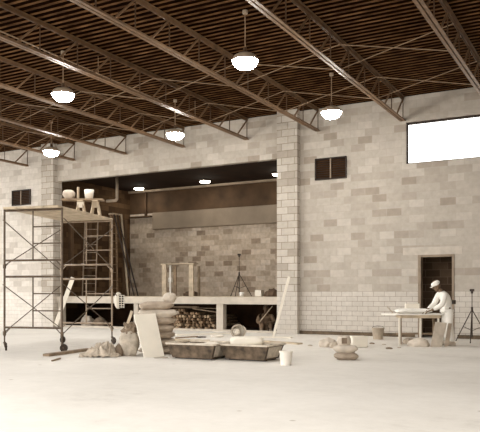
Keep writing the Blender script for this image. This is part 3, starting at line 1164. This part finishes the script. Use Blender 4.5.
# ------------------------------------------------------------------ stacked cement sacks by the tubs
pc = at(157, 356, 13.36)
pc.z = 0
rzp = YAW + .12
hs = [.135, .15, .14, .15, .14, .15, .15]
z = 0
SLb = ['bottom cement sack of the tall stack beside the white board', 'second cement sack from the bottom of the tall stack',
       'third cement sack from the bottom of the tall stack', 'middle cement sack of the tall stack',
       'third cement sack from the top of the tall stack', 'bulging cement sack second from the top of the tall stack',
       'slumped top cement sack of the tall stack']
for i, h in enumerate(hs):
    dx = [.06, .03, .0, .02, .03, .02, -.02][i]
    L = [.78, .70, .66, .64, .66, .74, .66][i]
    sack('cement_sack', pc + CR * dx + Vector((0, 0, z)), (L, .46, h + .012), 'sack_lt' if i in (5,) else 'sack', SLb[i], 'sack',
         rz=rzp + [.05, -.06, .08, -.04, .03, -.05, .12][i], seed=30 + i, group='cement sacks in the tall stack', rough=.13)
    z += h - .004
sack('cement_sack', pc + CR * .24 + CF * .05 + Vector((0, 0, z - .005)), (.26, .26, .19), 'sack_lt', 'small round pale sack on the right end of the tall stack', 'sack', rz=.4, seed=41, p=2.3, pinch=.15)

# the white board leaning on the stack
bl, br_, tl = at(144.5, 358, 12.55), at(164.5, 356, 12.75), at(134, 314.5, 12.86)
tr_ = tl + (br_ - bl) + CR * .035
dz = -min(bl.z, br_.z)
tag(MB().slab([bl, br_, tr_, tl], -.03).build('leaning_board', 'white_board', bevel=.004),
    'clean white rectangular board leaning tilted against the stack of sacks', 'board')
tag(MB().bar(at(139, 359.5, 12.42), at(168, 358.5, 12.55), .16, .035).build('base_plank', 'plank_dk'),
    'short weathered plank on the floor under the white leaning board', 'plank')
# open bin with a crumpled bag and stick
pb = at(129, 357, 13.0)
pb.z = 0
sack('upright_sack', pb, (.36, .30, .43), 'sack_br2', 'upright grey paper sack standing left of the white leaning board', 'sack', rz=YAW + .1, seed=49, p=4, pinch=.25, rough=.10)
lump('crumpled_bag', pb + Vector((0, .02, .41)), (.135, .12, .15), 'sack_br', 'dark crumpled paper bag lying on top of the upright grey sack', 'bag', seed=51, rough=.45, freq=2.4)
tag(MB().bar(at(125.5, 330, 12.95), at(132, 311, 13.05), .05, .03, up=CF).build('short_stick', 'plank'), 'short stick slanting up behind the upright grey sack', 'stick')
# crumpled tarp on the floor
pt = at(101.5, 355, 12.9)
pt.z = 0
mb = MB()
bmesh.ops.create_grid(mb.bm, x_segments=40, y_segments=28, size=1)
for v in mb.bm.verts:
    x, y = v.co.x, v.co.y
    rr = math.hypot(x, y)
    hgt = max(0, 1 - rr ** 1.6) * (.12 + .20 * max(0, x + .2)) + .15 * abs(noise.noise(Vector((x * 3.1, y * 3.1, 2.2)))) + .17 * abs(noise.noise(Vector((x * 7, y * 7, 5))))
    edge = 1 - .18 * noise.noise(Vector((x * 2, y * 2, 9)))
    v.co = Vector((x * .36 * edge, y * .34 * edge, max(.004, hgt * (1.12 - rr * .62))))
o = mb.build('dust_sheet', 'tarp', smooth=True)
o.location = pt
o.rotation_euler = (0, 0, YAW)
sol = o.modifiers.new('thickness', 'SOLIDIFY')
sol.thickness = .004
tag(o, 'crumpled dust sheet in a heap on the floor left of the upright grey sack', 'sheet')
sack('dark_sack', at(120, 352, 12.95).xy.to_3d(), (.16, .24, .22), 'sack_br', 'dark narrow sack between the dust sheet and the upright grey sack', 'sack', rz=YAW, seed=55)
a, c2 = gnd(46, 356.5), gnd(90, 350.5)
tag(MB().bar(a + Vector((0, 0, .025)), c2 + Vector((0, 0, .025)), .14, .05).build('floor_plank', 'plank_dk'), 'dark plank lying on the floor in front of the scaffold', 'plank')
a = gnd(52, 361.5)
tag(MB().bar(a + Vector((0, 0, .012)), a + CR * .02 + CF * .45 + Vector((0, 0, .012)), .03, .024).build('short_batten', 'plank_dk'), 'short thin batten on the floor in front of the dark plank', 'stick')


# ------------------------------------------------------------------ mortar tubs
def tub(p1, p2, depth, label, seed, lit_smear=True):
    """mortar box with sloping sides; p1-p2 is the front bottom edge"""
    p1, p2 = Vector(p1), Vector(p2)
    p1.z = p2.z = 0
    L = (p2 - p1).length
    u = (p2 - p1).normalized()
    r = thing('mortar_tub', p1, label, 'tub', 'mortar tubs on the floor', rz=math.atan2(u.y, u.x))
    h, fl = .27, .085
    b4 = [(0, 0, .02), (L, 0, .02), (L, depth, .02), (0, depth, .02)]
    t4 = [(-fl, -fl * .7, h), (L + fl, -fl * .7, h), (L + fl, depth + fl * .7, h), (-fl, depth + fl * .7, h)]
    mb = MB()
    V = [mb.bm.verts.new(p) for p in b4 + t4]
    mb.bm.faces.new((V[0], V[3], V[2], V[1]))
    for i in range(4):
        j = (i + 1) % 4
        mb.bm.faces.new((V[i], V[j], V[4 + j], V[4 + i]))
    bmesh.ops.recalc_face_normals(mb.bm, faces=mb.bm.faces)
    o = part(mb, 'tub_shell', 'tub', r)
    so = o.modifiers.new('thickness', 'SOLIDIFY')
    so.thickness = .02
    so.offset = -1
    rim = MB()
    for i in range(4):
        rim.bar(t4[i], t4[(i + 1) % 4], .055, .03)
    part(rim, 'rim', 'tub_rim', r)
    sk_ = MB()
    for yy in (.1, depth - .1):
        sk_.span(.02, L - .02, yy - .04, yy + .04, 0, .02)
    part(sk_, 'skids', 'black', r)
    # mortar inside
    mm = MB()
    bmesh.ops.create_grid(mm.bm, x_segments=24, y_segments=18, size=1)
    for v in mm.bm.verts:
        x, y = v.co.x, v.co.y
        zz_ = h - .035 + .07 * noise.noise(Vector((x * 2.2 + seed, y * 2.2, seed))) * (1 - max(abs(x), abs(y)) ** 4)
        v.co = Vector((L / 2 + x * (L / 2 + fl * .8), depth / 2 + y * (depth / 2 + fl * .5), zz_))
    mo = mm.build('mortar', 'mortar', smooth=True)
    mo.parent = r
    if lit_smear:
        e = .004
        part(MB().slab([(L + .008, .06, .05), (L + .008, depth - .06, .05), (L + fl * .9 + .008, depth - .03, h - .03), (L + fl * .9 + .008, .0, h - .03)], .006), 'lit_end_smear', 'tub_rim', r)  # mortar smears, with the brighter light on this end put into the colour
    return r


t1 = tub(gnd(172.5, 358.3), gnd(211.5, 360.2), .66, 'left one of two shallow mortar tubs on the floor beside the sacks', 1)
t2 = tub(gnd(226, 359.8), gnd(264.5, 361.8), .56, 'right one of two shallow mortar tubs, with a pale sack on it', 5)
sack('pale_sack', at(247, 345.2, 12.25), (.58, .34, .15), 'white_board', 'flat pale sack lying across the right mortar tub', 'sack', rz=YAW - .1, seed=61, p=5, pinch=.2)
tag(MB().bar(at(262, 345.8, 12.3), at(278, 342.5, 12.8), .16, .025).build('rim_board', 'plank'), 'light board resting over the right end of the right mortar tub', 'board')
tag(MB().bar(at(180, 345.8, 12.6), at(212, 345.2, 12.7), .13, .025).build('tub_board', 'plank'), 'light board lying lengthwise over the left mortar tub', 'board')

# bucket on its side behind the tubs
pb = gnd(238, 338.5)
r = thing('bucket', pb + Vector((0, 0, .0)), 'round bucket lying on its side with its mouth forward, behind the mortar tubs', 'bucket', rz=YAW)
rx = Matrix.Rotation(PI / 2, 3, 'X') 
rot = Matrix.Rotation(-.25, 3, 'Z') @ rx
part(MB().lathe([(.0, -.32), (.145, -.32), (.175, 0), (.165, 0), (.138, -.30), (0, -.30)], (0, 0, .178), 24, rot), 'shell', 'bucket_wh', r, smooth=False)
part(MB().lathe([(.168, -.02), (.19, -.02), (.19, .015), (.168, .015)], (0, 0, .178), 24, rot), 'rim', 'bucket', r)
part(lump_bm(.10, .05, .09, seed=3, flat=False, sub=3), 'dried_mortar', 'mortar', r, smooth=True).location = (-.04, .12, .17)
# pan and trowel and floor boards
o = MB().lathe([(0, 0), (.15, 0), (.19, .05), (.18, .05), (.14, .012), (0, .012)], seg=20).build('shallow_pan', 'bucket_wh', smooth=True)
o.location = gnd(217, 337)
tag(o, 'pale shallow pan on the floor in front of the block post', 'pan')
p = gnd(201, 337.5)
r = thing('shovel', p, 'dark shovel lying on the floor in front of the timber stack', 'shovel', rz=YAW + .75)
part(sack_bm(.30, .22, .03, seed=2, pinch=.6), 'blade', 'black', r, smooth=True)
part(MB().tube((-.12, 0, .03), (-.85, 0, .025), .018, 8), 'handle', 'plank_dk', r)
for i, (xa, ya, xb, yb, wd, l) in enumerate([
        (176, 335.5, 236, 333.8, .16, 'long pale board on the floor along the foot of the stage'),
        (166, 340, 208, 341.5, .20, 'pale floor board between the sacks and the left mortar tub'),
        (242, 337.5, 292, 338.3, .16, 'pale board on the floor behind the right mortar tub'),
        (250, 341, 300, 344.5, .18, 'pale board on the floor right of the mortar tubs')]):
    a, c2 = gnd(xa, ya), gnd(xb, yb)
    tag(MB().bar(a + Vector((0, 0, .018)), c2 + Vector((0, 0, .018)), wd, .036).build('floor_board', 'plank' if i % 2 else 'white_board'), l, 'board')
# white pail at the right of the tubs
o = MB().lathe([(0, 0), (.088, 0), (.105, .21), (.112, .21), (.112, .23), (.10, .23), (.083, .015), (0, .015)], seg=22).build('pail', 'bucket_wh', smooth=False)
o.location = gnd(286, 365)
tag(o, 'white pail standing on the floor right of the mortar tubs', 'pail')

# pole leaning on the tall pier
tag(MB().bar(at(273, 337.6, 18.3), at(289, 277, 19.6), .07, .035, up=CF).build('leaning_batten', 'white_board'), 'slim white batten leaning against the tall pier', 'batten')

# ------------------------------------------------------------------ sacks in the right foreground
ps = gnd(347.5, 360.5) + CF * .16
sack('cement_sack', ps, (.42, .32, .13), 'sack', 'lower cement sack of the small pile on the open floor', 'sack', rz=YAW + .1, seed=71)
sack('cement_sack', ps + Vector((-.01, 0, .122)), (.43, .32, .135), 'sack_lt', 'upper cement sack of the small pile on the open floor', 'sack', rz=YAW - .08, seed=72)
pz = ps + CF * .05 - CR * .03 + Vector((0, 0, .245))
r = thing('open_bag', pz, 'small open paper bag on top of the small sack pile', 'bag', rz=YAW)
part(MB().lathe([(.10, 0), (.125, .06), (.115, .13), (.10, .17), (.092, .165), (.10, .12), (.10, .05)], seg=14), 'paper', 'sack_lt', r, smooth=True)
part(MB().lathe([(0, .10), (.10, .11)], seg=14).box((-.01, -.105, .09), (.09, .04, .10)), 'opening', 'sack_br', r)
lump('pale_rubble', gnd(328, 347), (.17, .15, .13), 'sack_lt', 'pale crumpled lump on the floor left of the small sack pile', 'bag', seed=81, rough=.35)
lump('pale_rubble', gnd(335, 348), (.10, .12, .10), 'tarp', 'smaller crumpled lump just behind the small sack pile', 'bag', seed=82, rough=.35)
o = MB().span(-.17, .17, -.13, .13, 0, .24).build('pale_box', 'white_board', bevel=.012)
o.location = gnd(359, 347.5) + CF * .1
o.rotation_euler = (0, 0, YAW + .2)
tag(o, 'pale box on the floor right behind the small sack pile', 'box')
for i, (px, py, s_) in enumerate([(389, 349, .05), (365, 347, .05), (372, 344, .045), (384, 345, .035), (399, 348, .03), (310, 346, .04)]):
    lump('rubble_stone', gnd(px, py), (s_ * 1.4, s_, s_ * .6), 'sack_br' if i < 3 else 'card', 'small stone of rubble lying on the pale floor near the work table', 'stone', seed=90 + i, group='loose stones on the floor', sub=2)
r = thing('bucket', gnd(378, 339.3), 'grey bucket standing on the floor by the wall left of the work table', 'bucket')
part(MB().lathe([(0, 0), (.12, 0), (.155, .27), (.165, .27), (.165, .29), (.145, .29), (.112, .015), (0, .015)], seg=20), 'shell', 'bucket', r)
pts = [(.16 * math.cos(a), .02, .28 + .06 * math.sin(a)) for a in [PI * i / 10 for i in range(11)]]
part(MB().path(pts, .005, 6), 'handle', 'black', r)

# ------------------------------------------------------------------ work table
TC = at(416, 343, 15.75)
TC.z = 0
r = thing('work_table', TC, 'white topped work table on trestle legs beside the doorway', 'table', rz=YAW)
zt = .68
tm = MB()
tm.slab([(-.78, -.03, zt), (-.50, -.30, zt), (.53, -.30, zt), (.53, .30, zt), (-.50, .30, zt), (-.78, .05, zt)], .03, nrm=(0, 0, 1))
part(tm, 'tabletop', 'white', r)
part(MB().span(-.40, .50, -.24, .24, zt - .07, zt), 'apron', 'plank', r)
for x, y, mt in ((-.42, -.2, 'white_board'), (-.30, .2, 'plank_dk'), (.05, -.2, 'white_board'), (.45, -.2, 'white_board'), (.45, .2, 'plank_dk')):
    part(MB().bar((x, y, 0), (x, y * .95, zt - .07), .038, .038), 'leg', mt, r)
part(MB().span(-.40, .45, .18, .21, .22, .26), 'stretcher', 'plank_dk', r)
TR = Matrix.Rotation(YAW, 3, 'Z')


def tb(x, y, z):
    return TC + TR @ Vector((x, y, z))


o = sack_bm(.84, .42, .11, seed=63, p=4, pinch=.7, rough=.08).build('plaster_heap', 'white', smooth=True)
o.location = tb(-.08, -.05, zt + .03)
o.rotation_euler = (0, 0, YAW)
tag(o, 'flat white heap of plaster spread on the work table', 'plaster')
o = MB().span(-.16, .16, -.05, .05, 0, .22).build('table_box', 'white_board', bevel=.008)
o.location = tb(-.03, .24, zt + .03)
o.rotation_euler = (0, 0, YAW)
tag(o, 'pale upright box at the back of the work table', 'box')
r = thing('trowel', tb(-.56, -.05, zt + .03), 'small trowel with its handle tilted up at the left end of the work table', 'trowel', rz=YAW)
part(MB().slab([(-.02, -.05, 0), (.16, -.05, .0), (.16, .05, .0), (-.02, .05, 0)], .006, nrm=(0, 0, 1)), 'blade', 'tub_rim', r)
part(MB().tube((.03, 0, .006), (-.10, 0, .15), .013, 8), 'handle', 'bucket', r)
# boards leaning in front of the worker
def leaning(pts, th, name, mat, label):
    return tag(MB().slab(pts, th).build(name, mat, bevel=.004), label, 'board')


leaning([at(430.5, 346.8, 15.0), at(441.5, 346.8, 15.0), at(447, 322.8, 15.16), at(435.5, 321.8, 15.16)], -.025, 'leaning_sheet', 'card', 'grey brown sheet leaning in front of the worker in white')
leaning([at(444.5, 346.3, 15.02), at(449, 346, 15.04), at(452, 323.5, 15.2), at(448.5, 323.0, 15.18)], -.02, 'leaning_sheet', 'sack', 'narrow sheet leaning at the right of the grey brown sheet')
lump('pale_sack', gnd(419, 346.5), (.22, .14, .13), 'sack_lt', 'low pale sack on the floor under the work table', 'sack', seed=101, rough=.2)
lump('pale_sack', gnd(409, 344.0), (.15, .12, .10), 'tarp', 'small pale sack beside the table legs', 'sack', seed=102, rough=.2)

# ------------------------------------------------------------------ daylight
w = bpy.data.worlds.new('daylight')
SC.world = w
w.use_nodes = True
bg = w.node_tree.nodes['Background']
bg.inputs[0].default_value = (1.0, .975, .94, 1)
bg.inputs[1].default_value = 3.0
wt = w.node_tree
tcw = N(wt, 'ShaderNodeTexCoord')
spw = N(wt, 'ShaderNodeSeparateXYZ')
wt.links.new(tcw.outputs['Generated'], spw.inputs[0])
mrw = N(wt, 'ShaderNodeMapRange')          # the sky is brighter toward the sun side, on the left
mrw.inputs[1].default_value, mrw.inputs[2].default_value = 1.0, -1.0
mrw.inputs[3].default_value, mrw.inputs[4].default_value = .85, 5.2
wt.links.new(spw.outputs[0], mrw.inputs[0])
wt.links.new(mrw.outputs[0], bg.inputs[1])

vs = SC.view_settings
vs.view_transform = 'Standard'
vs.look = 'None'
vs.exposure = 0.0
vs.gamma = 1.0
vs.use_curve_mapping = False
